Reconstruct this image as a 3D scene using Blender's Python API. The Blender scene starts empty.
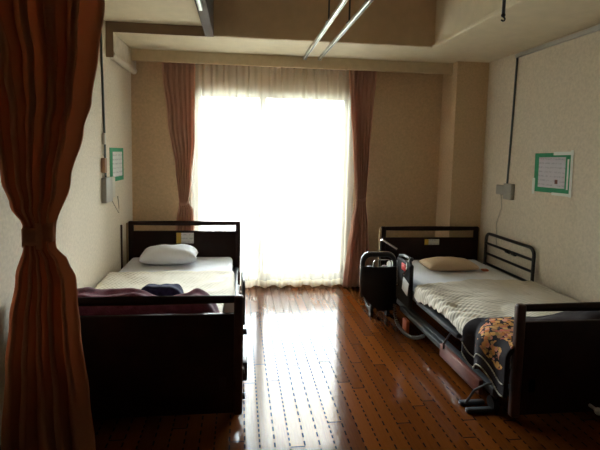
import bpy, bmesh, math, random
from mathutils import Vector, Matrix, noise
random.seed(5)
PI = math.pi
col = bpy.context.scene.collection

# ------------------------------------------------------------------ helpers
class MB:
    def __init__(s): s.v = []; s.f = []
    def add(s, v, f):
        n = len(s.v); s.v += [tuple(p) for p in v]; s.f += [tuple(i + n for i in q) for q in f]; return s
    def box(s, x0, x1, y0, y1, z0, z1, b=0.0, seg=2, rot=None):
        bm = bmesh.new(); bmesh.ops.create_cube(bm, size=1)
        for v in bm.verts:
            v.co = Vector((v.co.x * (x1 - x0), v.co.y * (y1 - y0), v.co.z * (z1 - z0)))
        if b > 0: bmesh.ops.bevel(bm, geom=bm.edges[:], offset=b, segments=seg, profile=.5, affect='EDGES')
        c = Vector(((x0 + x1) / 2, (y0 + y1) / 2, (z0 + z1) / 2))
        if rot: bm.transform(rot.to_4x4())
        bm.verts.index_update()
        s.add([v.co + c for v in bm.verts], [[v.index for v in f.verts] for f in bm.faces]); bm.free(); return s
    def tube(s, pts, r, n=10, closed=False, rfun=None):
        P = [Vector(p) for p in pts]; m = len(P); T = []
        for i in range(m):
            a = P[(i - 1) % m] if closed or i > 0 else P[i]; b = P[(i + 1) % m] if closed or i < m - 1 else P[i]
            T.append((b - a).normalized())
        up = Vector((0, 0, 1)) if abs(T[0].z) < .9 else Vector((1, 0, 0))
        N = (up - T[0] * up.dot(T[0])).normalized(); V = []; F = []
        for i in range(m):
            N = (N - T[i] * N.dot(T[i])).normalized(); B = T[i].cross(N); rr = rfun(i / (m - 1)) * r if rfun else r
            for k in range(n):
                a = 2 * PI * k / n; V.append(P[i] + (N * math.cos(a) + B * math.sin(a)) * rr)
        for i in range(m if closed else m - 1):
            j = (i + 1) % m
            for k in range(n): F.append((i * n + k, i * n + (k + 1) % n, j * n + (k + 1) % n, j * n + k))
        if not closed: F.append(tuple(range(n))[::-1]); F.append(tuple((m - 1) * n + k for k in range(n)))
        return s.add(V, F)
    def cyl(s, a, b, r, n=20):
        return s.tube([a, b], r, n)
    def sphere(s, c, r, sc=(1, 1, 1), n=14):
        bm = bmesh.new(); bmesh.ops.create_uvsphere(bm, u_segments=n, v_segments=n // 2 + 1, radius=r)
        bm.verts.index_update()
        s.add([Vector((v.co.x * sc[0], v.co.y * sc[1], v.co.z * sc[2])) + Vector(c) for v in bm.verts], [[v.index for v in f.verts] for f in bm.faces]); bm.free(); return s
    def grid(s, fn, nu, nv, closed_u=False):
        V = [fn(i / nu, j / nv) for j in range(nv + 1) for i in range(nu + 1)]
        F = [(j * (nu + 1) + i, j * (nu + 1) + i + 1, (j + 1) * (nu + 1) + i + 1, (j + 1) * (nu + 1) + i) for j in range(nv) for i in range(nu)]
        return s.add(V, F)
    def build(s, name, mat, parent=None, smooth=40, origin=None, solid=0, merge=False):
        me = bpy.data.meshes.new(name); me.from_pydata(s.v, [], s.f)
        bm = bmesh.new(); bm.from_mesh(me)
        if merge: bmesh.ops.remove_doubles(bm, verts=bm.verts[:], dist=1e-5)
        if not solid: bmesh.ops.recalc_face_normals(bm, faces=bm.faces[:])
        bm.to_mesh(me); bm.free()
        o = bpy.data.objects.new(name, me); col.objects.link(o)
        if mat: me.materials.append(mat)
        if smooth:
            for p in me.polygons: p.use_smooth = True
            me.set_sharp_from_angle(angle=math.radians(smooth))
        if origin is not None:
            me.transform(Matrix.Translation(-Vector(origin))); o.location = origin
        if parent is not None:
            o.parent = parent
            # geometry is written in world units: bring it into the parent's space
            w = Vector(parent.location)
            pp = parent.parent
            while pp is not None: w += Vector(pp.location); pp = pp.parent
            if origin is None: me.transform(Matrix.Translation(-w))
            else: o.location = Vector(origin) - w
        if solid:
            md = o.modifiers.new('solid', 'SOLIDIFY'); md.thickness = solid; md.offset = 0
        return o

def tag(o, label, cat, group=None, kind=None):
    o['label'] = label; o['category'] = cat
    if group: o['group'] = group
    if kind: o['kind'] = kind
    return o
def thing(name, label, cat, loc, group=None):
    o = bpy.data.objects.new(name, None); col.objects.link(o); o.location = loc; o.empty_display_size = .1
    return tag(o, label, cat, group)
def struct(o): o['kind'] = 'structure'; return o

def interp(tab, z):
    tab = sorted(tab)
    if z <= tab[0][0]: return tab[0][1]
    for (a, x), (b, y) in zip(tab, tab[1:]):
        if z <= b:
            t = (z - a) / (b - a); t = t * t * (3 - 2 * t); return x + (y - x) * t
    return tab[-1][1]

# ------------------------------------------------------------------ materials
def mat(name, c, rough=.6, metal=0, var=0, vscale=8, bump=0, bscale=60, coat=0, spec=.5, sheen=0, emit=None):
    m = bpy.data.materials.new(name); m.use_nodes = True; nt = m.node_tree; b = nt.nodes['Principled BSDF']
    b.inputs['Base Color'].default_value = (*c, 1); b.inputs['Roughness'].default_value = rough; b.inputs['Metallic'].default_value = metal
    b.inputs['Coat Weight'].default_value = coat; b.inputs['Specular IOR Level'].default_value = spec; b.inputs['Sheen Weight'].default_value = sheen
    tc = nt.nodes.new('ShaderNodeTexCoord')
    if var:
        n = nt.nodes.new('ShaderNodeTexNoise'); n.inputs['Scale'].default_value = vscale; n.inputs['Detail'].default_value = 4
        nt.links.new(tc.outputs['Object'], n.inputs['Vector'])
        r = nt.nodes.new('ShaderNodeMapRange'); r.inputs[1].default_value = .3; r.inputs[2].default_value = .7; r.inputs[3].default_value = 1 - var; r.inputs[4].default_value = 1 + var
        nt.links.new(n.outputs['Fac'], r.inputs[0])
        h = nt.nodes.new('ShaderNodeVectorMath'); h.operation = 'SCALE'; h.inputs[0].default_value = c
        nt.links.new(r.outputs[0], h.inputs['Scale']); nt.links.new(h.outputs[0], b.inputs['Base Color'])
    if bump:
        n = nt.nodes.new('ShaderNodeTexNoise'); n.inputs['Scale'].default_value = bscale; n.inputs['Detail'].default_value = 3
        nt.links.new(tc.outputs['Object'], n.inputs['Vector'])
        u = nt.nodes.new('ShaderNodeBump'); u.inputs['Strength'].default_value = bump; u.inputs['Distance'].default_value = .004
        nt.links.new(n.outputs['Fac'], u.inputs['Height']); nt.links.new(u.outputs[0], b.inputs['Normal'])
    return m

WALL = (.70, .62, .495)
M = {}
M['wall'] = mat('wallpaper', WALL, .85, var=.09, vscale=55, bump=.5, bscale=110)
M['wallb'] = mat('wallpaper_bounce_tint', (.66, .48, .30), .85, var=.09, vscale=55, bump=.5, bscale=110)  # wallpaper copy with warm bounce light put into its colour
M['ceil'] = mat('ceiling_board', (.72, .62, .44), .85, var=.04, vscale=12, bump=.2, bscale=150)
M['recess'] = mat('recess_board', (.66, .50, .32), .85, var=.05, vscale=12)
M['lip'] = mat('dark_lip', (.07, .045, .03), .8)
M['trimb'] = mat('brown_trim', (.23, .15, .09), .7, var=.08)
M['boxw'] = mat('curtain_box_board', (.62, .50, .33), .6, var=.06, vscale=20)
M['wallf'] = mat('darkened_front_wall', (.10, .07, .05), .7, var=.1)  # invented dark tone for the unseen wall behind the camera, cuts bounce light
M['duct'] = mat('duct_paint', (.66, .58, .45), .5, var=.08, vscale=20)
M['frame'] = mat('aluminium_frame', (.80, .79, .74), .4, metal=.0)
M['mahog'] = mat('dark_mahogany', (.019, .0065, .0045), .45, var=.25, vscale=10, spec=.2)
M['post'] = mat('reddish_post', (.06, .02, .012), .45, var=.2, vscale=14)
M['edge'] = mat('tan_edge', (.42, .29, .17), .5)
M['black'] = mat('black_paint', (.012, .011, .012), .35)
M['blackfab'] = mat('black_fabric', (.010, .010, .011), .8, bump=.3, bscale=300)
M['dgrey'] = mat('grey_enamel', (.07, .075, .08), .35, metal=.2)
M['chrome'] = mat('chrome', (.72, .72, .72), .18, metal=1)
M['silver'] = mat('silver_rail', (.62, .62, .58), .38, metal=.6)
M['redpanel'] = mat('red_brown_panel', (.15, .045, .032), .4, var=.15)
M['pillow'] = mat('grey_pillow', (.70, .71, .74), .85, bump=.5, bscale=40, var=.08)
M['pillowb'] = mat('beige_pillow', (.60, .45, .30), .85, bump=.5, bscale=40, var=.06)
M['sheet'] = mat('pale_sheet', (.72, .74, .79), .85, bump=.5, bscale=25, var=.05)
M['maroon'] = mat('maroon_blanket', (.17, .034, .07), .95, var=.3, vscale=25, bump=.6, bscale=120, sheen=.2)
M['navy'] = mat('navy_cloth', (.02, .026, .085), .9, var=.4, vscale=60)
M['green'] = mat('green_card', (.02, .30, .13), .6, var=.1, vscale=30)
M['tape'] = mat('white_tape', (.78, .82, .76), .5)
M['plate'] = mat('grey_plate', (.36, .34, .30), .5)
M['plate2'] = mat('pale_plate', (.62, .58, .50), .5)
M['cord'] = mat('pale_cord', (.5, .46, .38), .6)
M['cable'] = mat('grey_green_cable', (.10, .125, .12), .5)
M['orangeclip'] = mat('tan_clip', (.33, .18, .10), .6)
M['orange'] = mat('orange_plastic', (.55, .12, .04), .5)
M['red'] = mat('red_plastic', (.6, .03, .03), .4)
M['yellow'] = mat('yellow_sticker', (.75, .50, .08), .5)
M['white'] = mat('white_paint', (.82, .82, .80), .5)
M['hill'] = mat('hill_green', (.16, .20, .15), .9, var=.2, vscale=.05)
M['ground'] = mat('pale_ground', (.20, .20, .17), .9)
M['parapet'] = mat('parapet_paint', (.30, .29, .27), .8)
M['coil'] = mat('coil_grey', (.20, .20, .20), .3, metal=.5)
M['rubber'] = mat('rubber', (.015, .015, .015), .7)
M['lens'] = mat('pale_knob', (.5, .5, .5), .3)

def cloth_mat(name, c, trans=.3, transp=0.0, rough=.9, stripes=0):
    m = bpy.data.materials.new(name); m.use_nodes = True; nt = m.node_tree; nt.nodes.clear()
    out = nt.nodes.new('ShaderNodeOutputMaterial'); d = nt.nodes.new('ShaderNodeBsdfDiffuse'); t = nt.nodes.new('ShaderNodeBsdfTranslucent')
    d.inputs[0].default_value = (*c, 1); t.inputs[0].default_value = (*c, 1)
    tc = nt.nodes.new('ShaderNodeTexCoord'); n = nt.nodes.new('ShaderNodeTexNoise'); n.inputs['Scale'].default_value = 220
    nt.links.new(tc.outputs['Object'], n.inputs['Vector']); u = nt.nodes.new('ShaderNodeBump'); u.inputs['Strength'].default_value = .3; u.inputs['Distance'].default_value = .001
    nt.links.new(n.outputs['Fac'], u.inputs['Height']); nt.links.new(u.outputs[0], d.inputs['Normal'])
    mx = nt.nodes.new('ShaderNodeMixShader'); mx.inputs[0].default_value = trans
    nt.links.new(d.outputs[0], mx.inputs[1]); nt.links.new(t.outputs[0], mx.inputs[2]); last = mx
    if transp:
        tr = nt.nodes.new('ShaderNodeBsdfTransparent'); m2 = nt.nodes.new('ShaderNodeMixShader'); m2.inputs[0].default_value = transp
        nt.links.new(mx.outputs[0], m2.inputs[1]); nt.links.new(tr.outputs[0], m2.inputs[2]); last = m2
    nt.links.new(last.outputs[0], out.inputs[0]); return m
M['drape'] = cloth_mat('drape_cloth', (.68, .42, .32), .4)
M['privacy'] = cloth_mat('privacy_cloth', (.54, .25, .14), .55)
M['sheer'] = cloth_mat('sheer_lace', (.84, .80, .71), .50, .56)
M['sheerhem'] = cloth_mat('sheer_hem', (.80, .72, .58), .5, .2)

def glass():
    m = bpy.data.materials.new('window_glass'); m.use_nodes = True; nt = m.node_tree; nt.nodes.clear()
    out = nt.nodes.new('ShaderNodeOutputMaterial'); t = nt.nodes.new('ShaderNodeBsdfTransparent'); g = nt.nodes.new('ShaderNodeBsdfGlossy'); g.inputs['Roughness'].default_value = .02
    f = nt.nodes.new('ShaderNodeFresnel'); f.inputs[0].default_value = 1.45; mx = nt.nodes.new('ShaderNodeMixShader')
    t.inputs[0].default_value = (.96, .98, .97, 1)
    nt.links.new(f.outputs[0], mx.inputs[0]); nt.links.new(t.outputs[0], mx.inputs[1]); nt.links.new(g.outputs[0], mx.inputs[2]); nt.links.new(mx.outputs[0], out.inputs[0]); return m
M['glass'] = glass()

def N(nt, typ, **kw):
    n = nt.nodes.new(typ)
    for k, v in kw.items():
        if k.startswith('i'): n.inputs[int(k[1:])].default_value = v
        else: setattr(n, k, v)
    return n
def mth(nt, op, a, b=None, c=None):
    n = nt.nodes.new('ShaderNodeMath'); n.operation = op
    for i, q in enumerate((a, b, c)):
        if q is None: continue
        if isinstance(q, (int, float)): n.inputs[i].default_value = q
        else: nt.links.new(q, n.inputs[i])
    return n.outputs[0]

def floor_mat():
    m = bpy.data.materials.new('strip_flooring'); m.use_nodes = True; nt = m.node_tree; b = nt.nodes['Principled BSDF']; L = nt.links.new
    tc = N(nt, 'ShaderNodeTexCoord'); sp = N(nt, 'ShaderNodeSeparateXYZ'); L(tc.outputs['Object'], sp.inputs[0]); X, Y = sp.outputs[0], sp.outputs[1]
    bw = .0655
    t = mth(nt, 'DIVIDE', mth(nt, 'SUBTRACT', X, .0977 - bw * 60), bw)
    idx = mth(nt, 'FLOOR', t); fr = mth(nt, 'FRACT', mth(nt, 'ADD', t, .5))          # groove at fr = .5
    gd = mth(nt, 'ABSOLUTE', mth(nt, 'SUBTRACT', fr, .5))
    groove = mth(nt, 'LESS_THAN', gd, .055)
    gi = mth(nt, 'FLOOR', mth(nt, 'ADD', t, .5))
    # dash length differs from groove to groove
    par = mth(nt, 'MULTIPLY_ADD', mth(nt, 'GREATER_THAN', mth(nt, 'FRACT', mth(nt, 'MULTIPLY', gi, .381966)), .62), 9.0, 17.0)
    ph = mth(nt, 'FRACT', mth(nt, 'MULTIPLY', Y, par)); dash = mth(nt, 'LESS_THAN', ph, .55)
    g = mth(nt, 'MULTIPLY', groove, dash)
    # butt joints
    rnd = N(nt, 'ShaderNodeTexWhiteNoise', noise_dimensions='1D'); L(idx, rnd.inputs['W'])
    jl = mth(nt, 'FRACT', mth(nt, 'ADD', mth(nt, 'DIVIDE', Y, .91), rnd.outputs[0])); joint = mth(nt, 'LESS_THAN', jl, .0065)
    gap = mth(nt, 'MAXIMUM', g, joint)
    # plank tone
    pid = mth(nt, 'ADD', mth(nt, 'MULTIPLY', idx, 7.31), mth(nt, 'FLOOR', mth(nt, 'ADD', mth(nt, 'DIVIDE', Y, .91), rnd.outputs[0])))
    r2 = N(nt, 'ShaderNodeTexWhiteNoise', noise_dimensions='1D'); L(pid, r2.inputs['W'])
    mp = N(nt, 'ShaderNodeMapping'); mp.inputs['Scale'].default_value = (40, 2.5, 1); L(tc.outputs['Object'], mp.inputs[0])
    nz = N(nt, 'ShaderNodeTexNoise'); nz.inputs['Scale'].default_value = 3; nz.inputs['Detail'].default_value = 5; L(mp.outputs[0], nz.inputs['Vector'])
    f = mth(nt, 'ADD', mth(nt, 'MULTIPLY', nz.outputs['Fac'], .5), mth(nt, 'MULTIPLY', r2.outputs[0], .5))
    cr = N(nt, 'ShaderNodeValToRGB'); cr.color_ramp.elements[0].color = (.070, .018, .003, 1); cr.color_ramp.elements[1].color = (.125, .035, .006, 1)
    cr.color_ramp.elements[0].position = .2; cr.color_ramp.elements[1].position = .8; L(f, cr.inputs[0])
    mx = N(nt, 'ShaderNodeMix', data_type='RGBA'); L(gap, mx.inputs[0]); L(cr.outputs[0], mx.inputs[6]); mx.inputs[7].default_value = (.008, .004, .003, 1)
    L(mx.outputs[2], b.inputs['Base Color'])
    L(mth(nt, 'MULTIPLY_ADD', gap, .5, .14), b.inputs['Roughness'])
    b.inputs['IOR'].default_value = 1.27
    L(mth(nt, 'MULTIPLY_ADD', gap, -.30, .32), b.inputs['Specular IOR Level'])
    nz2 = N(nt, 'ShaderNodeTexNoise'); nz2.inputs['Scale'].default_value = 9; L(tc.outputs['Object'], nz2.inputs['Vector'])
    bh = mth(nt, 'ADD', mth(nt, 'MULTIPLY', nz2.outputs['Fac'], .5), mth(nt, 'MULTIPLY', gap, -1.0))
    bu = N(nt, 'ShaderNodeBump'); bu.inputs['Strength'].default_value = .25; bu.inputs['Distance'].default_value = .002; L(bh, bu.inputs['Height'])
    L(bu.outputs[0], b.inputs['Normal'])
    return m
M['floor'] = floor_mat()

def waffle(name, c, scale, rings=False):
    m = mat(name, c, .95); nt = m.node_tree; b = nt.nodes['Principled BSDF']; L = nt.links.new
    tc = N(nt, 'ShaderNodeTexCoord')
    if rings:
        w = N(nt, 'ShaderNodeTexWave', wave_type='RINGS', rings_direction='Z'); mp = N(nt, 'ShaderNodeMapping'); mp.inputs['Location'].default_value = (-2.1, -1.2, 0); L(tc.outputs['Object'], mp.inputs[0]); L(mp.outputs[0], w.inputs[0])
        w.inputs['Scale'].default_value = scale; w.inputs['Distortion'].default_value = 1.2; w.inputs['Detail Scale'].default_value = .6
    else:
        w = N(nt, 'ShaderNodeTexWave', wave_type='BANDS', bands_direction='DIAGONAL'); L(tc.outputs['Object'], w.inputs[0]); w.inputs['Scale'].default_value = scale; w.inputs['Distortion'].default_value = 3
    cr = N(nt, 'ShaderNodeMix', data_type='RGBA'); L(w.outputs['Fac'], cr.inputs[0]); cr.inputs[6].default_value = (*[x * (.70 if rings else .92) for x in c], 1); cr.inputs[7].default_value = (*c, 1)
    L(cr.outputs[2], b.inputs['Base Color'])
    u = N(nt, 'ShaderNodeBump'); u.inputs['Strength'].default_value = .5; u.inputs['Distance'].default_value = .004; L(w.outputs['Fac'], u.inputs['Height']); L(u.outputs[0], b.inputs['Normal'])
    return m
M['cream'] = waffle('cream_waffle_blanket', (.80, .75, .64), 22)
M['ribbed'] = waffle('ivory_ribbed_blanket', (.72, .66, .55), 15, True)

def floral():
    m = mat('floral_quilt', (.02, .012, .015), .9); nt = m.node_tree; b = nt.nodes['Principled BSDF']; L = nt.links.new
    tc = N(nt, 'ShaderNodeTexCoord'); v = N(nt, 'ShaderNodeTexVoronoi'); v.inputs['Scale'].default_value = 46; L(tc.outputs['Object'], v.inputs['Vector'])
    sx = N(nt, 'ShaderNodeSeparateColor'); L(v.outputs['Color'], sx.inputs[0])
    cr = N(nt, 'ShaderNodeValToRGB'); e = cr.color_ramp.elements; e[0].color = (.60, .26, .06, 1); e[1].color = (.62, .16, .10, 1)
    for p, c in ((.3, (.70, .40, .12, 1)), (.5, (.55, .17, .04, 1)), (.7, (.72, .30, .22, 1)), (.85, (.35, .22, .06, 1))):
        k = e.new(p); k.color = c
    L(sx.outputs[0], cr.inputs[0])
    n = N(nt, 'ShaderNodeTexNoise'); n.inputs['Scale'].default_value = 9; n.inputs['Detail'].default_value = 1; L(tc.outputs['Object'], n.inputs['Vector'])
    # bouquet medallion on the quilt, centred on one place of the cloth
    d = N(nt, 'ShaderNodeVectorMath', operation='DISTANCE'); L(tc.outputs['Object'], d.inputs[0]); d.inputs[1].default_value = (1.30, 2.05, .43)
    near = mth(nt, 'SUBTRACT', .16, d.outputs['Value'])
    msk = mth(nt, 'GREATER_THAN', mth(nt, 'ADD', near, mth(nt, 'MULTIPLY', mth(nt, 'SUBTRACT', n.outputs['Fac'], .5), .25)), 0)
    petal = mth(nt, 'LESS_THAN', v.outputs['Distance'], .60)
    k = mth(nt, 'MULTIPLY', msk, petal)
    mx = N(nt, 'ShaderNodeMix', data_type='RGBA'); L(k, mx.inputs[0]); mx.inputs[6].default_value = (.018, .011, .013, 1); L(cr.outputs[0], mx.inputs[7]); L(mx.outputs[2], b.inputs['Base Color'])
    return m
M['floral'] = floral()

def paper(name, c, rows):
    m = mat(name, c, .7); nt = m.node_tree; b = nt.nodes['Principled BSDF']; L = nt.links.new
    tc = N(nt, 'ShaderNodeTexCoord'); sp = N(nt, 'ShaderNodeSeparateXYZ'); L(tc.outputs['Object'], sp.inputs[0])
    fr = mth(nt, 'FRACT', mth(nt, 'MULTIPLY', sp.outputs[2], rows)); ln = mth(nt, 'LESS_THAN', fr, .35)
    n = N(nt, 'ShaderNodeTexNoise'); n.inputs['Scale'].default_value = 90; L(tc.outputs['Object'], n.inputs['Vector'])
    k = mth(nt, 'MULTIPLY', ln, mth(nt, 'GREATER_THAN', n.outputs['Fac'], .5))
    mx = N(nt, 'ShaderNodeMix', data_type='RGBA'); L(mth(nt, 'MULTIPLY', k, .5), mx.inputs[0]); mx.inputs[6].default_value = (*c, 1); mx.inputs[7].default_value = (.3, .3, .36, 1); L(mx.outputs[2], b.inputs['Base Color'])
    return m
M['paper'] = paper('printed_sheet', (.62, .60, .66), 32)
M['paper2'] = paper('printed_card', (.75, .77, .76), 30)

# ------------------------------------------------------------------ dimensions (metres)
XL, XR, YB, YF = -.965, 2.225, 4.32, -3.6
ZS = 2.112                     # soffit
XC, YC = 1.926, 4.02           # corner pillar
YR, XRR = 3.56, 1.50           # ceiling recess
WX0, WX1, WZ0, WZ1 = -.44, 1.05, .03, 1.83

struct(MB().box(XL - .1, XR + .1, YF - .1, YB + .15, -.1, 0).build('floor', M['floor'], smooth=0))
struct(MB().box(XL - .12, XL, YF, YB + .15, 0, 2.7).build('wall_left', M['wall'], smooth=0))
struct(MB().box(XR, XR + .12, YF, YB + .15, 0, 2.7).build('wall_right', M['wall'], smooth=0))
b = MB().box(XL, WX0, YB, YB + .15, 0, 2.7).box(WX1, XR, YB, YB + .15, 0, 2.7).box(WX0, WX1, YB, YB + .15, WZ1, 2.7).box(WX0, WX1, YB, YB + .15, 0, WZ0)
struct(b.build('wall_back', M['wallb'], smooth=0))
struct(MB().box(XL, XR, YF - .12, YF, 0, 2.7).build('wall_front', M['wallf'], smooth=0))
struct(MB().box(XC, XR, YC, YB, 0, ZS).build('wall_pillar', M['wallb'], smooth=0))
# ceiling: soffits around a raised recess
b = MB().box(XL, XR, YR, YB, ZS, 2.68).box(XRR, XR, YF, YR, ZS, 2.68).box(XL, -.262, YF, YR, 2.18, 2.68)
struct(b.build('ceiling', M['ceil'], smooth=0))
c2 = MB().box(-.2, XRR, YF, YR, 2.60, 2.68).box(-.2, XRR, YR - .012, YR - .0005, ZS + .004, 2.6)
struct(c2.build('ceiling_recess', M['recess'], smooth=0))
struct(MB().box(XRR - .02, XRR + .012, YF, YR - .012, ZS - .012, ZS + .012, .003).build('trim_1', M['ceil']))
struct(MB().box(XL, -.2, YR - .012, YR - .0005, ZS - .004, 2.18).box(XL, -.915, YR - .012, YR - .0005, 1.93, ZS - .004).build('trim_2', M['trimb'], smooth=0))
struct(MB().box(-.262, -.2, YF, YR - .0125, ZS - .004, 2.68).build('trim_5', M['lip'], smooth=0))
# boxed pipe along the left wall
b = MB().box(XL, -.917, YR, YB - .0, 1.975, ZS, .008)
b.tube([(-.935, YR, 1.955), (-.935, YB - .02, 1.955)], .028, 14)
struct(b.build('trim_3', M['duct']))
# curtain box over the window
b = MB().box(XL + .05, XC, 4.115, 4.135, 2.013, ZS - .001, .002).box(XL + .05, XC, 4.135, YB, 2.095, ZS - .001)
struct(b.build('trim_4', M['boxw'], smooth=0))
struct(MB().box(XL, XL + .012, YF, YB, 0, .05).build('baseboard_left', M['trimb'], smooth=0))
struct(MB().box(XR - .012, XR, YF, YC, 0, .05).build('baseboard_right', M['trimb'], smooth=0))
struct(MB().box(WX1 + .05, XC, YB - .012, YB, 0, .05).build('baseboard_back', M['trimb'], smooth=0))

# ------------------------------------------------------------------ window
w = bpy.data.objects.new('window_1', None); col.objects.link(w); w.location = ((WX0 + WX1) / 2, YB + .06, WZ0); struct(w)
f0, f1 = YB + .005, YB + .12
b = MB().box(WX0, WX0 + .035, f0, f1, WZ0, WZ1, .003).box(WX1 - .035, WX1, f0, f1, WZ0, WZ1, .003).box(WX0 + .035, WX1 - .035, f0, f1, WZ1 - .035, WZ1, .003).box(WX0 + .035, WX1 - .035, f0, f1, WZ0, WZ0 + .025, .003)
b.build('window_frame', M['frame'], w)
def sash(x0, x1, y, left):
    b = MB(); t = .022
    st = .05
    b.box(x0, x0 + st, y - t / 2, y + t / 2, WZ0 + .025, WZ1 - .035, .002).box(x1 - st, x1, y - t / 2, y + t / 2, WZ0 + .025, WZ1 - .035, .002)
    b.box(x0 + st, x1 - st, y - t / 2, y + t / 2, WZ1 - .065, WZ1 - .035, .002).box(x0 + st, x1 - st, y - t / 2, y + t / 2, WZ0 + .025, WZ0 + .085, .002)
    s = b.build('sash', M['frame'], w)
    g = MB().box(x0 + st - .002, x1 - st + .002, y - .003, y + .003, WZ0 + .083, WZ1 - .063).build('pane', M['glass'], s, smooth=0)
    return s
sash(WX0 + .03, .225, YB + .085, True); s2 = sash(.19, WX1 - .03, YB + .045, False)
MB().box(.184, .190, YB + .032, YB + .06, WZ0 + .05, WZ1 - .05).build('seal_strip', M['black'], s2, smooth=0)
MB().box(.200, .222, YB + .020, YB + .036, 1.0, 1.1, .004).build('latch', M['dgrey'], s2)

# outside: balcony, far ground, low hills
struct(MB().box(-3.5, 4.5, YB + .15, YB + 1.5, -.12, -.02).build('balcony_slab', M['ground'], smooth=0))
b = MB().box(-3.5, 4.5, YB + 1.5, YB + 1.62, -.12, .80)
b.box(-3.5, 4.5, YB + 1.51, YB + 1.61, .80, .84, .01)
struct(b.build('balcony_wall', M['parapet'], smooth=0))
b = MB().box(-300, 300, YB + 6, 600, -8.2, -8)
struct(b.build('ground', M['ground'], smooth=0))
def hillf(u, v):
    x = -260 + 520 * u; y = 260 + 130 * v; h = 26 * math.sin(PI * v) * (.55 + .45 * noise.noise(Vector((x * .012 + 3.1, y * .006, 0))) + .45 * math.exp(-((x - 70) / 60) ** 2))
    return (x, y, -8 + h)
struct(MB().grid(hillf, 90, 16).build('hill', M['hill'], solid=.05))

# ------------------------------------------------------------------ curtains
def drape(name, Ltab, Rtab, y, ztop, zbot, folds, amp, matl, label, cat, seed, nz=90, tie=None, tiew=.03, nu=None, group=None, ph=0):
    nu = nu or folds * 14
    zs_c = (ztop + zbot) / 2
    def fn(u, v):
        z = ztop + (zbot - ztop) * v
        l = interp(Ltab, z); r = interp(Rtab, z); wd = r - l
        # every fold swings from front to back; folds crowd where the cloth is gathered
        uu = u + .35 / folds * noise.noise(Vector((u * folds * .7, z * .9, seed)))
        a = 2 * PI * folds * uu + ph + .5 * noise.noise(Vector((z * 1.3, seed, u * 3)))
        A = amp * (1 + .45 * noise.noise(Vector((u * 4, z * 1.5, seed + 9))))
        g = 1.0
        if tie is not None:
            d = abs(z - tie); g = .35 + .65 * min(1, d / .16)
        sh = math.sin(a); sh = math.copysign(abs(sh) ** .8, sh)
        x = l + wd * (u + .28 / folds * math.sin(2 * a))
        yy = y + A * g * sh + (.02 * math.sin(u * PI) * -1 * (1 - g) if tie else 0)
        return (x, yy, z)
    o = MB().grid(fn, nu, nz).build(name, matl, smooth=180, solid=.003)
    o2 = tag(o, label, cat, group)
    if tie is not None:
        l = interp(Ltab, tie) - .001; r = interp(Rtab, tie) + .001; cx, hw = (l + r) / 2, (r - l) / 2; dy = amp * .55 + .014
        def band(u, v):
            a = 2 * PI * u; k = (abs(math.cos(a)) ** .7) * math.copysign(1, math.cos(a)); q = (abs(math.sin(a)) ** .7) * math.copysign(1, math.sin(a))
            sag = .010 * math.cos(a) + .004 * math.sin(5 * a)
            return (cx + hw * k, y + dy * q, tie + tiew * (v - .5) + sag)
        MB().grid(band, 60, 4).build('tieback', matl, o, smooth=180, solid=.003)
    return o
A_ = [(2.08, -.69), (1.988, -.672), (1.53, -.624), (1.078, -.558), (.901, -.541), (.803, -.533), (.651, -.559), (.4, -.60), (.03, -.62)]
B_ = [(2.08, -.38), (2.0, -.385), (1.362, -.393), (1.009, -.428), (.804, -.452), (.741, -.413), (.579, -.405), (.3, -.39), (.03, -.38)]
C_ = [(2.08, .975), (2.004, .98), (1.666, 1.01), (1.305, 1.04), (.936, 1.068), (.843, 1.08), (.608, 1.044), (.372, 1.013), (.01, .977)]
D_ = [(2.08, 1.235), (2.015, 1.231), (1.673, 1.206), (1.308, 1.191), (.937, 1.176), (.844, 1.17), (.609, 1.197), (.371, 1.215), (-.015, 1.239)]
drape('window_drape', A_, B_, 4.185, 2.085, .03, 6, .020, M['drape'], 'pinkish brown tied drape left of the window, behind the left headboard', 'curtain', 1.0, tie=.80, group=None)
drape('window_drape', C_, D_, 4.185, 2.085, .015, 6, .020, M['drape'], 'pinkish brown tied drape at the right edge of the window', 'curtain', 4.0, tie=.84)
R_ = [(2.17, -.458), (1.95, -.461), (1.759, -.471), (1.597, -.487), (1.432, -.509), (1.331, -.537), (1.161, -.583), (.996, -.630), (.93, -.632), (.877, -.596), (.813, -.573), (.742, -.571), (.634, -.563), (.375, -.535), (.185, -.52), (.04, -.51)]
L_ = [(2.17, -.93), (1.734, -.91), (1.548, -.858), (1.356, -.826), (1.158, -.796), (1.071, -.768), (1.003, -.728), (.938, -.727), (.816, -.757), (.665, -.781), (.497, -.80), (.204, -.824), (.04, -.83)]
pc = drape('privacy_curtain', L_, R_, 1.65, 2.165, .04, 5, .030, M['privacy'], 'large rust brown curtain tied at its waist in the left foreground', 'curtain', 7.3, nz=130, tie=.975, tiew=.062, ph=2.2)
MB().box(-.672, -.650, 1.606, 1.616, .93, 1.02, .003).build('tie_loop', M['privacy'], pc)
# sheer
def sheerf(u, v):
    x = -.50 + 1.56 * u; z = 2.087 - (2.087 - .012) * v
    x += .006 * math.sin(u * 95) ; p = u * 2 * PI * 27 + 1.1 * noise.noise(Vector((u * 9, 0, 0)))
    a = .011 + .006 * noise.noise(Vector((u * 12, z * .6, 2)))
    z += .012 * (v > .93) * math.sin(p * .37) * (v - .93) / .07
    return (x, 4.243 + a * math.sin(p) + .004 * noise.noise(Vector((u * 30, z * 2, 5))), z)
sh = tag(MB().grid(sheerf, 560, 30).build('sheer_curtain', M['sheer'], smooth=180), 'white sheer lace curtain hanging across the whole bright window', 'curtain')
def hemf(u, v):
    q = sheerf(u, 1 - .03 * v); return (q[0], q[1] - .0015, q[2])
MB().grid(hemf, 560, 2).build('hem', M['sheerhem'], sh, smooth=180)
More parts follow.
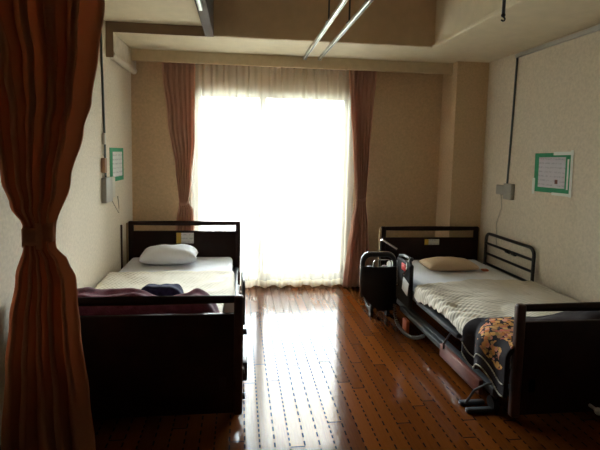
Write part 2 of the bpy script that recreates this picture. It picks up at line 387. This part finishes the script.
# curtain tracks in the box
MB_ = MB().box(-.80, 1.35, 4.176, 4.194, 2.085, 2.095).box(-.80, 1.35, 4.236, 4.250, 2.089, 2.095)
tag(MB_.build('curtain_track', M['silver'], smooth=0), 'twin track inside the curtain box above the window', 'curtain track')
tag(MB().box(-.95, -.3, 1.638, 1.662, 2.165, 2.18, .002).build('curtain_rail', M['silver']), 'short ceiling rail carrying the rust brown foreground curtain', 'curtain rail')

# ------------------------------------------------------------------ ceiling rails
def rail(x, yend, ys, label):
    o = MB().box(x - .013, x + .013, ys, yend, 2.085, 2.108, .003).build('ceiling_rail', M['silver'])
    tag(o, label, 'curtain rail', None)
    MB().box(x - .004, x + .004, ys, yend - .01, 2.0835, 2.0855).build('slot', M['dgrey'], o, smooth=0)
    for y in (3.0, 1.8):
        MB().cyl((x, y, 2.105), (x, y, 2.60), .006, 8).box(x - .018, x + .018, y - .018, y + .018, 2.104, 2.112, .002).build('hanger_rod', M['dgrey'], o)
    MB().box(x - .016, x + .016, yend - .012, yend, 2.08, 2.1115, .002).build('end_cap', M['silver'], o)
rail(.556, 4.113, -1.0, 'left one of the two silver ceiling rails above the window')
rail(.690, 4.113, -1.0, 'right one of the two silver ceiling rails above the window')
o = tag(MB().box(-.244, -.222, -1.0, 2.80, 2.072, ZS - .005, .004).build('ceiling_rail', M['silver']), 'wide silver rail under the edge of the low left ceiling', 'curtain rail')
MB().box(-.243, -.223, 2.80, 2.812, 2.078, 2.102, .003).build('end_cap', M['black'], o)
# hanging hook near the right
o = thing('hanging_hook', 'grey rod with a black hook tip hanging from the ceiling at the right', 'hook', (1.391, 2.40, 2.6))
MB().cyl((1.391, 2.40, 2.60), (1.391, 2.40, 2.03), .009, 12).build('rod', M['dgrey'], o)
pts = [(1.391 + .010 * math.sin(t), 2.40, 2.014 - .010 * (1 - math.cos(t))) for t in [i * .4 for i in range(12)]]
MB().tube(pts, .0045, 8).sphere((1.391, 2.40, 2.024), .012).build('hook', M['black'], o)

# ------------------------------------------------------------------ left wall fittings
c = thing('call_cable', 'dark nurse call cable running down the left wall to the switch box', 'cable', (XL, 3.45, 2.1))
MB().tube([(XL + .0085, 3.40, 2.16), (XL + .0085, 3.41, 1.9), (XL + .0085, 3.45, 1.35), (XL + .0085, 3.46, 1.06)], .0075, 8).build('cable', M['cable'], c)
MB().box(XL, XL + .022, 3.405, 3.44, 1.30, 1.38, .005).build('junction', M['plate2'], c)
MB().tube([(XL + .008, 3.415, 1.31), (XL + .012, 3.40, 1.22)], .005, 8).build('cord', M['cord'], c)
MB().box(XL, XL + .03, 3.375, 3.425, 1.10, 1.205, .006).build('handset', M['orangeclip'], c)
MB().tube([(XL + .008, 3.39, 1.10), (XL + .01, 3.39, 1.06)], .005, 8).build('cord', M['cord'], c)
c = thing('switch_box', 'grey switch box under the cable on the left wall', 'switch box', (XL, 3.55, .97))
MB().box(XL, XL + .035, 3.38, 3.54, .885, 1.065, .005).build('box', M['plate'], c)
MB().box(XL, XL + .018, 3.55, 3.68, .90, 1.06, .005).build('face_plate', M['plate2'], c)
MB().tube([(XL + .01, 3.58, .90), (XL + .012, 3.70, .82), (XL + .012, 3.79, .765), (XL + .012, 3.80, .80), (XL + .012, 3.77, .90)], .004, 8).build('cord', M['cord'], c)
def notice(name, x, s, y0, y1, z0, z1, label, paper, tapes, tilt=0):
    o = thing(name, label, 'notice', (x, (y0 + y1) / 2, (z0 + z1) / 2))
    cy, cz = (y0 + y1) / 2, (z0 + z1) / 2
    sh = lambda b: b
    e = lambda k: tuple(sorted((x + s * k[0], x + s * k[1])))
    def bx(nm, a0, a1, c0, c1, k, m):
        xx = e(k); q = MB().box(xx[0], xx[1], a0, a1, c0, c1)
        if tilt:
            q.v = [(p[0], cy + (p[1] - cy) * math.cos(tilt) - (p[2] - cz) * math.sin(tilt), cz + (p[1] - cy) * math.sin(tilt) + (p[2] - cz) * math.cos(tilt)) for p in q.v]
        return q.build(nm, m, o, smooth=0)
    bx('mount', y0, y1, z0, z1, (0, .003), M['green'])
    bx('sheet', y0 + paper[0], y1 - paper[1], z0 + paper[2], z1 - paper[3], (.003, .0045), M['paper'] if s < 0 else M['paper2'])
    for t in tapes: bx('tape', *t, (.0045, .006), M['tape'])
    return o, bx
notice('wall_notice', XL, 1, 3.60, 4.0, 1.018, 1.278, 'white card on a green mount on the left wall above the bed', (.07, .05, .035, .03), [])
o, bx = notice('wall_notice', XR, -1, 2.875, 3.27, 1.02, 1.305, 'white sheet in a green frame taped to the right wall', (.06, .05, .035, .03),
       [(2.862, 2.885, 1.00, 1.32), (2.875, 3.06, 1.288, 1.312), (2.875, 3.06, 1.004, 1.024), (3.255, 3.285, 1.0, 1.12), (2.90, 2.915, 1.05, 1.26)], tilt=-.02)
bx('stamp', 3.005, 3.035, 1.085, 1.115, (.0045, .0052), M['redpanel'])
tag(MB().box(XL, XL + .004, 1.75, 2.005, 1.13, 1.33).build('wall_card', M['tape'], smooth=0), 'pale card on the left wall at the foreground curtain edge', 'card')

# ------------------------------------------------------------------ right wall fittings
c = thing('cable_conduit', 'pale conduit along the top of the right wall with a cable dropping to a box', 'conduit', (XR, 3.58, 2.08))
MB().box(XR - .025, XR - .0005, -1.0, 3.59, 2.068, 2.098, .005).build('conduit', M['silver'], c)
MB().tube([(XR - .0095, 3.578, 2.07), (XR - .0095, 3.59, 1.6), (XR - .0095, 3.61, 1.05)], .008, 8).build('cable', M['cable'], c)
c = thing('outlet_box', 'grey outlet box on the right wall above the right bed rail', 'outlet', (XR, 3.6, .98))
MB().box(XR - .035, XR, 3.51, 3.62, .92, 1.05, .005).build('box', M['plate'], c)
MB().box(XR - .018, XR, 3.64, 3.76, .95, 1.03, .005).build('face_plate', M['plate'], c)
MB().tube([(XR - .01, 3.69, .95), (XR - .012, 3.665, .84), (XR - .012, 3.73, .70), (XR - .01, 3.71, .50)], .0035, 8).build('cord', M['cord'], c)

# ------------------------------------------------------------------ beds
def board(par, name, x0, x1, y, zt, zb, head, slot=.082):
    pw = .042; th = .032
    b = MB().box(x0 + pw * .6, x1 - pw * .6, y - th / 2 + .004, y + th / 2 - .004, zb, zt - slot, .004)
    # top rail, a touch fuller at its middle
    def rl(u, v):
        x = x0 + pw * .5 + (x1 - x0 - pw) * u; a = 2 * PI * v; h = .017 + .004 * math.sin(PI * u)
        return (x, y + .015 * math.cos(a), zt - .018 + h * math.sin(a))
    b.grid(rl, 24, 12)
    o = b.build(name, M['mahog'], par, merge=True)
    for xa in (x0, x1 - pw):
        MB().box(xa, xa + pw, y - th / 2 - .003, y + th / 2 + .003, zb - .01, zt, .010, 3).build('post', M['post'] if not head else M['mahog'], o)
    return o
def bed(x0, x1, yh, yf, label, zh, zf, sh, fx0, fx1):
    t = thing('hospital_bed', label, 'bed', ((x0 + x1) / 2, (yh + yf) / 2, 0))
    hb = board(t, 'headboard', x0, x1, yh, zh, .085, True, sh)
    fb = board(t, 'footboard', fx0, fx1, yf, zf, .085, False)
    # deck and base frame
    b = MB().box(x0 + .045, x1 - .045, yf + .03, yh - .03, .215, .235, .004)
    for xa in (x0 + .02, x1 - .05): b.box(xa, xa + .03, yf + .02, yh - .02, .20, .25, .004)
    b.build('deck_frame', M['dgrey'], t)
    b = MB()
    for xa in (x0 - .005, x1 - .045): b.box(xa, xa + .04, yf + .16, yh - .14, .085, .125, .005)
    for ya in (yf + .16, yh - .2): b.box(x0, x1, ya, ya + .05, .08, .12, .004)
    for ya in (yf + .55, yh - .65):
        b.box(x0 + .12, x1 - .12, ya, ya + .04, .12, .20, .004)
    b.build('base_frame', M['dgrey'], t)
    for xa in (x0 + .02, x1 - .02):
        for ya in (yf + .19, yh - .17):
            c = MB().box(xa - .008, xa + .008, ya - .02, ya + .02, .045, .085, .003).cyl((xa, ya, .08), (xa, ya, .1), .012, 10)
            c = c.build('caster', M['dgrey'], t)
            MB().cyl((xa - .016, ya, .035), (xa + .016, ya, .035), .035, 20).build('wheel', M['rubber'], c)
    for xa in (x0 + .08, x1 - .08):
        MB().box(xa - .02, xa + .02, yf - .012, yf + .05, .19, .26, .004).build('bracket', M['dgrey'], t)
        MB().box(xa - .02, xa + .02, yh - .05, yh + .012, .19, .26, .004).build('bracket', M['dgrey'], t)
    return t, hb, fb
def side_rail(par, x, y0, y1, z0, z1, r, bars, inner=1):
    """rounded hoop of black tube with horizontal bars"""
    c = .055; pts = [(x, y0, z0)]
    for k in range(7):
        a = PI - k * PI / 12; pts.append((x, y0 + c + c * math.cos(a), z1 - c + c * math.sin(a)))
    for k in range(7):
        a = PI / 2 - k * PI / 12; pts.append((x, y1 - c + c * math.cos(a), z1 - c + c * math.sin(a)))
    pts.append((x, y1, z0))
    b = MB().tube(pts, r, 10)
    for zb in bars: b.tube([(x, y0, zb), (x, (y0 + y1) / 2, zb), (x, y1, zb)], r * .82, 10)
    o = b.build('side_rail', M['black'], par)
    return o

bl, hbl, fbl = bed(-.945, .012, 4.075, 2.03, 'dark wooden hospital bed on the left under a maroon blanket', .655, .630, .085, -.945, .022)
MB().box(-.541, -.50, 4.0545, 4.0600, .463, .555, .0005).build('sticker', M['yellow'], hbl)['label'] = 'yellow half of the headboard sticker'
MB().box(-.50, -.393, 4.0545, 4.0600, .463, .555, .0005).build('sticker', M['paper2'], hbl)
side_rail(bl, .030, 2.80, 3.48, .20, .462, .011, (.25, .31, .39))
for y in (2.97, 3.32): MB().box(.012, .028, y - .025, y + .025, .20, .25).build('rail_bracket', M['dgrey'], bl)
MB().box(-.960, -.947, 3.86, 3.88, .20, .655, .004).build('wall_post', M['post'], bl)
MB().cyl((.0, 2.12, .425), (.040, 2.12, .425), .014, 12).build('knob', M['black'], bl)
MB().box(.010, .045, 2.14, 2.30, .17, .265, .008).box(.01, .030, 2.10, 2.45, .225, .25, .005).build('side_handle', M['black'], bl)
MB().cyl((.0, 2.10, .12), (.034, 2.10, .12), .015, 12).build('knob', M['black'], bl)

br, hbr, fbr = bed(1.262, 2.180, 3.965, 1.90, 'dark wooden hospital bed on the right with a black wall-side rail', .628, .608, .100, 1.248, 2.170)
fbr.children  # posts already reddish
MB().box(1.664, 1.70, 3.9438, 3.9495, .465, .515, .0005).build('sticker', M['yellow'], hbr)
MB().box(1.70, 1.80, 3.9438, 3.9495, .465, .515, .0005).build('sticker', M['paper2'], hbr)
sr = side_rail(br, 2.196, 3.17, 3.85, .25, .590, .013, (.32, .41, .50))
for y in (3.42, 3.51): MB().cyl((2.196, y - .02, .495), (2.196, y + .02, .495), .016, 12).build('clamp', M['black'], sr)
for y in (3.3, 3.72): MB().box(2.17, 2.20, y - .02, y + .02, .225, .30, .004).build('rail_bracket', M['dgrey'], br)
MB().box(1.222, 1.248, 2.13, 2.60, .052, .132, .006).build('cover_panel', M['redpanel'], br)['label'] = 'red-brown plastic cover panel'
MB().box(1.224, 1.254, 2.55, 3.32, .088, .122, .006).build('side_beam', M['dgrey'], br)
MB().box(1.225, 1.262, 2.40, 3.0, .240, .268, .005).cyl((1.235, 3.0, .255), (1.235, 3.06, .27), .012, 10).build('upper_beam', M['dgrey'], br)
MB().tube([(1.23, 2.56, .10), (1.21, 2.52, .16), (1.235, 2.48, .25)], .006, 8).build('cable', M['black'], br)
MB().box(1.13, 1.262, 2.06, 2.085, .0, .02, .004).box(1.13, 1.262, 2.13, 2.155, .0, .02, .004).tube([(1.14, 2.10, .03), (1.16, 2.06, .12), (1.2, 2.02, .17), (1.262, 2.0, .19)], .006, 8).build('foot_support', M['dgrey'], br)
MB().cyl((1.641, 1.90, .118), (1.641, 1.842, .118), .008, 10).sphere((1.641, 1.835, .118), .017).build('crank_knob', M['lens'], br)['label'] = 'pale round knob'
for t_, x0_ in ((hbl, -.945), (hbr, 1.262)):
    y = 4.075 if t_ is hbl else 3.965
    MB().box(x0_ - .0175, x0_ - .0005, y - .018, y + .014, .09, .640 if t_ is hbl else .614, .003).build('edge_strip', M['edge'], t_)['label'] = 'pale tan edge strip'
MB().box(2.180, 2.188, 3.948, 3.98, .09, .615, .003).build('edge_strip', M['edge'], hbr)['label'] = 'pale tan edge strip'

def mattress(x0, x1, y0, y1, z0, z1, label, m):
    def fn(bm_): pass
    b = MB().box(x0, x1, y0, y1, z0, z1, .035, 5)
    o = b.build('mattress', m, smooth=180)
    return tag(o, label, 'mattress')
mattress(-.915, -.055, 2.07, 4.035, .2355, .352, 'mattress in a pale sheet on the left bed', M['sheet'])
mattress(1.300, 2.145, 1.94, 3.925, .2355, .338, 'mattress in a blue-grey sheet on the right bed', M['sheet'])

SURF = {}
def spread(name, x0, x1, y0, y1, zt, hl, hr, wr, matl, label, cat, th=.012, seed=0, nx=110, ny=90, fn2=None, rc=.03, side=.03):
    W = x1 - x0; arc = rc * PI / 2
    def prof(s):
        # s from -hl to W+hr along the cloth, corners rounded
        if s < 0:
            if s > -arc: a = -s / rc; return (x0 - rc * math.sin(a) , zt - rc * (1 - math.cos(a)), (-math.sin(a), math.cos(a)))
            return (x0 - rc, zt - rc - (-s - arc), (-1, 0))
        if s > W:
            d = s - W
            if d < arc: a = d / rc; return (x1 + rc * math.sin(a), zt - rc * (1 - math.cos(a)), (math.sin(a), math.cos(a)))
            return (x1 + rc, zt - rc - (d - arc), (1, 0))
        return (x0 + s, zt, (0, 1))
    def fn(u, v):
        y = y0 + (y1 - y0) * v
        l = hl(v) if callable(hl) else hl; r = hr(v) if callable(hr) else hr
        s = -l + (W + l + r) * u; x, z, n = prof(s)
        q = Vector((x * 3.2, y * 3.2, seed)); d = wr * abs(noise.noise(q)) + wr * .5 * abs(noise.noise(q * 2.7))
        if s < 0: d += side * .5 * (1 + math.sin(y * 34 + 2 * noise.noise(Vector((y * 3, seed, 0))))) * min(1, -s / .08)
        if s > W: d += side * .3 * (1 + math.sin(y * 30)) * min(1, (s - W) / .08)
        x += n[0] * d; z += n[1] * d
        if fn2: x, y, z = fn2(x, y, z, s, W, u, v)
        return (x, y, z)
    o = MB().grid(fn, nx, ny).build(name, matl, smooth=180, solid=th)
    SURF[name] = fn
    return tag(o, label, cat)
# left: cream blanket, lies on sheet
def fl(x, y, z, s, W, u, v):
    e = .03 * noise.noise(Vector((x * 4, 1.7, 0))); return (x, y + e * v, z + .01 * math.exp(-((v - .97) / .03) ** 2))
spread('blanket', -.905, -.075, 2.12, 3.44, .362, .05, .11, .022, M['cream'], 'cream waffle blanket spread over the left bed', 'blanket', seed=3, fn2=fl, side=.012, rc=.028)

# pillows
def pillow(cx, cy, z0, w, d, h, matl, label, rz=0, seed=0):
    def half(sg):
        def fn(u, v):
            a, b_ = 2 * u - 1, 2 * v - 1
            k = ((1 - abs(a) ** 2.6) * (1 - abs(b_) ** 2.6)); k = max(k, 0) ** .36
            pinch = 1 - .10 * (1 - abs(a)) * 0 - .06 * (1 - b_ * b_) * abs(a) ** 3
            x = a * w / 2 * (1 - .07 * (1 - abs(a)) * 0 - .05 * (1 - b_ ** 2)) ; y = b_ * d / 2 * (1 - .06 * (1 - a ** 2))
            nz = .012 * noise.noise(Vector((x * 9, y * 9, seed))) * k
            z = (h * .62 * k + nz) if sg > 0 else -(h * .38 * k)
            c, s = math.cos(rz), math.sin(rz)
            return (cx + c * x - s * y, cy + s * x + c * y, z0 + h * .38 + z)
        return fn
    b = MB().grid(half(1), 36, 28).grid(half(-1), 36, 28)
    o = b.build('pillow', matl, smooth=180, merge=True)
    return tag(o, label, 'pillow')
pillow(-.560, 3.79, .352, .45, .27, .150, M['pillow'], 'plump grey-white pillow at the head of the left bed', .03, 2)
pillow(1.715, 3.56, .338, .42, .25, .095, M['pillowb'], 'flat beige pillow at the head of the right bed', 0, 5)
tag(MB().box(1.97, 2.02, 3.47, 3.51, .3385, .355, .006).build('small_pouch', M['orange']), 'small orange-brown item beside the beige pillow on the right bed', 'small item')

# left: maroon blanket bunched against the footboard, navy cloth behind it
def heap(name, x0, x1, y0, y1, zb, ztop, matl, label, cat, seed, tab=None, nx=80, ny=36, rough=.02, fs=9):
    def fn(u, v):
        x = x0 + (x1 - x0) * u; y = y0 + (y1 - y0) * v
        e = (1 - abs(2 * u - 1) ** 7) * (1 - abs(2 * v - 1) ** 5); e = max(e, 0) ** .5
        h = (interp(tab, x) if tab else ztop) - zb
        n = rough * noise.noise(Vector((x * fs, y * fs, seed))) + rough * .5 * noise.noise(Vector((x * fs * 2.3, y * fs * 2.3, seed)))
        # folds lying along the bed's width
        n += rough * .5 * math.sin(y * 60 + 3 * noise.noise(Vector((x * 3, y * 2, seed))))
        return (x + rough * .5 * noise.noise(Vector((y * 9, x * 9, seed + 4))), y, zb + e * (h + n))
    o = MB().grid(fn, nx, ny)
    def bot(u, v):
        return (x0 + (x1 - x0) * u, y0 + (y1 - y0) * v, zb)
    o.grid(bot, nx, ny)
    ob = o.build(name, matl, smooth=180, merge=True)
    return tag(ob, label, cat)
heap('maroon_blanket', -.925, -.080, 2.055, 2.30, .378, .61, M['maroon'], 'dark maroon blanket bunched at the foot of the left bed', 'blanket', 2.2,
     tab=[(-.93, .600), (-.72, .612), (-.50, .605), (-.34, .562), (-.25, .585), (-.19, .615), (-.10, .612)], rough=.012)
heap('folded_cloth', -.52, -.27, 2.312, 2.46, .378, .575, M['navy'], 'navy blue patterned cloth behind the maroon blanket on the left bed', 'cloth', 6.1, rough=.012, nx=30, ny=18)
# a crumpled white cloth visible through the footboard slot
heap('crumpled_cloth', -.078, .0, 2.075, 2.20, .36, .585, M['pillow'], 'crumpled white cloth seen through the left footboard slot', 'cloth', 9.2, rough=.014, nx=18, ny=18)

# right: ivory ribbed blanket hanging over the near side
def fr_(x, y, z, s, W, u, v):
    e = .05 * noise.noise(Vector((x * 2.2, 4.7, 0))) + .05 * math.sin((x - 1.3) * 4.0)
    # folds gather towards the hanging corner near the head
    k = math.exp(-((x - 1.28) / .16) ** 2) * math.exp(-((y - 2.75) / .35) ** 2)
    z += .009 * k * math.sin((x * .9 + y) * 75 + 3 * noise.noise(Vector((x * 5, y * 3, 0))))
    return (x, y + e * v, z)
spread('blanket', 1.275, 2.125, 2.10, 3.09, .352, lambda v: .085 + .03 * math.sin(v * 6 + 1.5), .03, .026, M['ribbed'], 'ivory ribbed blanket on the right bed hanging over its side', 'blanket', seed=8, fn2=fr_, side=.005, rc=.035, nx=150, ny=120)
# floral quilt at the foot
def ff(x, y, z, s, W, u, v):
    hmp = .085 * math.exp(-((x - 1.80) / .20) ** 2) + .03 * math.exp(-((x - 1.36) / .12) ** 2)
    if s < 0: x += .034 * (1 - v) ** 2; y -= .045 * (1 - v) ** 3 * min(1, -s / .05)
    if s >= 0: z += (hmp + .02 * noise.noise(Vector((x * 8, y * 8, 3)))) * math.sin(PI * min(1, v * 1.0 + .06)) ** .5
    return (x, y, z)
fq = spread('floral_quilt', 1.262, 2.10, 1.935, 2.225, .408, lambda v: .21 + .035 * math.sin(v * 9 + 1) + .03 * (1 - v), .04, .022, M['floral'], 'dark quilt with orange and pink flowers at the foot of the right bed', 'quilt', seed=12, fn2=ff, side=.022, rc=.055, nx=130, ny=60, th=.02)
for uu in (.006, .055):
    pts = [Vector(SURF['floral_quilt'](uu, .02 + .96 * k / 79)) + Vector((-.013, 0, 0)) for k in range(80)]
    MB().tube(pts, .004, 6, rfun=lambda t: .8 + .3 * math.sin(t * 260)).build('piping', M['cord'], fq)

# ------------------------------------------------------------------ folded wheelchair beside the right bed
wc = thing('wheelchair', 'folded black wheelchair parked beside the head of the right bed', 'wheelchair', (1.08, 3.5, 0))
def torus_pts(cx, cy, cz, r, n=40): return [(cx, cy + r * math.cos(2 * PI * k / n), cz + r * math.sin(2 * PI * k / n)) for k in range(n)]
for x in (1.060, 1.190):
    cy = 3.58
    wv = MB().tube(torus_pts(x, cy, .185, .172), .013, 10, closed=True).build('wheel', M['rubber'], wc)
    MB().tube(torus_pts(x - .012 * (1 if x < 1.1 else -1), cy, .185, .15), .004, 8, closed=True).build('hand_rim', M['dgrey'], wv)
    b = MB()
    for k in range(10):
        a = 2 * PI * k / 10; b.cyl((x, cy, .185), (x, cy + .165 * math.cos(a), .185 + .165 * math.sin(a)), .003, 6)
    b.cyl((x - .015, cy, .185), (x + .015, cy, .185), .022, 14); b.build('spokes', M['dgrey'], wv)
def bk(u, v):
    a = 2 * u - 1; z = .060 + .345 * v; q = max(0, 1 - v * 2.2)
    l = .950 + .14 * q ** 1.6; rr = 1.236 - .03 * q ** 2
    return (l + (rr - l) * u, 3.415 - .03 * (1 - a * a) + .010 * math.sin(v * 7), z)
MB().grid(bk, 24, 20).build('back_sling', M['blackfab'], wc, smooth=180, solid=.025)
MB().box(1.045, 1.175, 3.44, 3.70, .27, .295, .01).build('seat', M['blackfab'], wc)
def hoop(x0, x1, y, z0, z1, c):
    p = [(x0, y, z0)]
    for k in range(7):
        a = PI - k * PI / 12; p.append((x0 + c + c * math.cos(a), y, z1 - c + c * math.sin(a)))
    for k in range(7):
        a = PI / 2 - k * PI / 12; p.append((x1 - c + c * math.cos(a), y, z1 - c + c * math.sin(a)))
    p.append((x1, y, z0)); return p
MB().tube(hoop(.944, 1.222, 3.445, .16, .512, .075), .0055, 10).build('back_frame', M['chrome'], wc)
MB().tube(hoop(.958, 1.214, 3.440, .16, .490, .065), .017, 10).build('frame_pad', M['black'], wc)
MB().tube(hoop(1.035, 1.180, 3.421, .37, .455, .03), .0045, 10).build('handle_loop', M['chrome'], wc)
MB().tube([(1.118, 3.50, .590), (1.122, 3.49, .598), (1.225, 3.43, .535)], .009, 10).build('push_handle', M['chrome'], wc)
MB().tube([(1.118, 3.50, .585), (1.11, 3.50, .48), (1.10, 3.48, .30)], .008, 8).build('push_post', M['black'], wc)
for x in (1.04, 1.17):
    c_ = MB().box(x - .007, x + .007, 3.44, 3.47, .04, .12, .003).build('caster', M['dgrey'], wc)
    MB().cyl((x - .010, 3.455, .030), (x + .010, 3.455, .030), .030, 18).build('caster_wheel', M['rubber'], c_)
MB().cyl((1.03, 3.60, .185), (1.19, 3.60, .185), .010, 10).build('axle', M['dgrey'], wc)
MB().tube([(1.03, 3.46, .16), (1.19, 3.46, .38)], .008, 8).tube([(1.19, 3.46, .16), (1.03, 3.46, .38)], .008, 8).build('cross_brace', M['dgrey'], wc)
# black bag and fittings on the bed's near side
sb = thing('side_bag', 'black bag with red tag and white card on the right bed side by the wheelchair', 'bag', (1.235, 3.27, .21))
MB().box(1.208, 1.240, 3.10, 3.385, .165, .490, .014, 3).build('pouch', M['blackfab'], sb, smooth=60)
MB().tube([(1.224, 3.37, .48), (1.222, 3.35, .505), (1.224, 3.26, .525), (1.224, 3.16, .528), (1.224, 3.12, .47)], .011, 10).build('handle', M['black'], sb)
MB().sphere((1.224, 3.12, .528), .015).build('knob', M['dgrey'], sb)
MB().box(1.198, 1.2075, 3.17, 3.25, .425, .475, .004).build('tag', M['red'], sb)['label'] = 'red tag'
MB().tube([(1.202, 3.15, .50), (1.196, 3.13, .465), (1.198, 3.17, .42), (1.199, 3.22, .385)], .0055, 8).build('strap', M['chrome'], sb)
MB().tube([(1.200, 3.345, .43), (1.200, 3.34, .37), (1.200, 3.33, .30)], .006, 8).sphere((1.199, 3.32, .285), .011).build('clip', M['chrome'], sb)
r = Matrix.Rotation(.22, 3, 'X')
MB().box(1.200, 1.2065, 3.11, 3.22, .27, .365, .001, rot=r).build('label_card', M['white'], sb)['label'] = 'white label card'

# coiled hose from the chair's side down to the bed frame
base = [Vector(p) for p in ((1.165, 3.27, .150), (1.160, 3.24, .085), (1.158, 3.17, .038), (1.158, 3.06, .026), (1.168, 2.96, .028), (1.19, 2.89, .045), (1.212, 2.82, .085))]
def cr(P, t):
    n = len(P) - 1; k = min(int(t * n), n - 1); f = t * n - k
    p0, p1, p2, p3 = P[max(k - 1, 0)], P[k], P[k + 1], P[min(k + 2, n)]
    return .5 * ((2 * p1) + (p2 - p0) * f + (2 * p0 - 5 * p1 + 4 * p2 - p3) * f * f + (3 * p1 - p0 - 3 * p2 + p3) * f ** 3)
pts = []; nn = 520; turns = 26
for i in range(nn + 1):
    t = i / nn; p = cr(base, t); d = (cr(base, min(1, t + .01)) - cr(base, max(0, t - .01))).normalized(); a = 2 * PI * turns * t
    n1 = d.cross(Vector((1, 0, .2))).normalized(); n2 = d.cross(n1)
    pts.append(p + (n1 * math.cos(a) + n2 * math.sin(a)) * .009)
tag(MB().tube(pts, .0042, 6).build('coiled_cord', M['coil']), 'grey coiled cord looping from the wheelchair to the right bed frame', 'cord')
tag(MB().box(1.178, 1.205, 3.05, 3.13, .0, .10, .008).build('plastic_bottle', M['orange']), 'small orange-brown container on the floor inside the coiled cord', 'container')

# ------------------------------------------------------------------ light
SKY_LOW, SKY_TOP = 2.6, 42.0
wd = bpy.data.worlds.new('World'); bpy.context.scene.world = wd; wd.use_nodes = True
nt = wd.node_tree; bg = nt.nodes['Background']
tc = N(nt, 'ShaderNodeTexCoord'); sx = N(nt, 'ShaderNodeSeparateXYZ'); nt.links.new(tc.outputs['Generated'], sx.inputs[0])
el = mth(nt, 'MAXIMUM', sx.outputs[2], 0.0)
nt.links.new(mth(nt, 'MULTIPLY_ADD', mth(nt, 'POWER', el, .9), SKY_TOP - SKY_LOW, SKY_LOW), bg.inputs[1])
bg.inputs[0].default_value = (.90, .96, 1, 1)
la = bpy.data.lights.new('window_portal', 'AREA'); la.shape = 'RECTANGLE'; la.size = WX1 - WX0; la.size_y = WZ1 - WZ0; la.cycles.is_portal = True
lo = bpy.data.objects.new('window_portal', la); col.objects.link(lo); lo.location = ((WX0 + WX1) / 2, YB + .16, (WZ0 + WZ1) / 2); lo.rotation_euler = (-PI / 2, 0, 0)

# ------------------------------------------------------------------ camera
f, yaw, pitch, roll, cx, cy, H = 462, .1209, .0922, .0206, 295.4, 195.3, 1.27
F = Vector((math.sin(yaw) * math.cos(pitch), math.cos(yaw) * math.cos(pitch), -math.sin(pitch)))
R0 = Vector((math.cos(yaw), -math.sin(yaw), 0)); U0 = R0.cross(F)
Rr = R0 * math.cos(roll) + U0 * math.sin(roll); Ur = U0 * math.cos(roll) - R0 * math.sin(roll)
cam = bpy.data.cameras.new('Camera'); co = bpy.data.objects.new('Camera', cam); col.objects.link(co)
co.matrix_world = Matrix(((Rr.x, Ur.x, -F.x, 0), (Rr.y, Ur.y, -F.y, 0), (Rr.z, Ur.z, -F.z, H), (0, 0, 0, 1)))
cam.sensor_width = 36; cam.sensor_fit = 'HORIZONTAL'; cam.lens = 36 * f / 600; cam.shift_x = (300 - cx) / 600; cam.shift_y = (cy - 225) / 600
cam.clip_start = .05; cam.clip_end = 2000
sc = bpy.context.scene; sc.camera = co
vs = sc.view_settings; vs.view_transform = 'Standard'; vs.look = 'None'; vs.exposure = 1.34; vs.gamma = 1.0; vs.use_curve_mapping = False
sc.cycles.max_bounces = 12; sc.cycles.diffuse_bounces = 8; sc.cycles.transparent_max_bounces = 16; sc.cycles.transmission_bounces = 8
sc.cycles.use_denoising = True
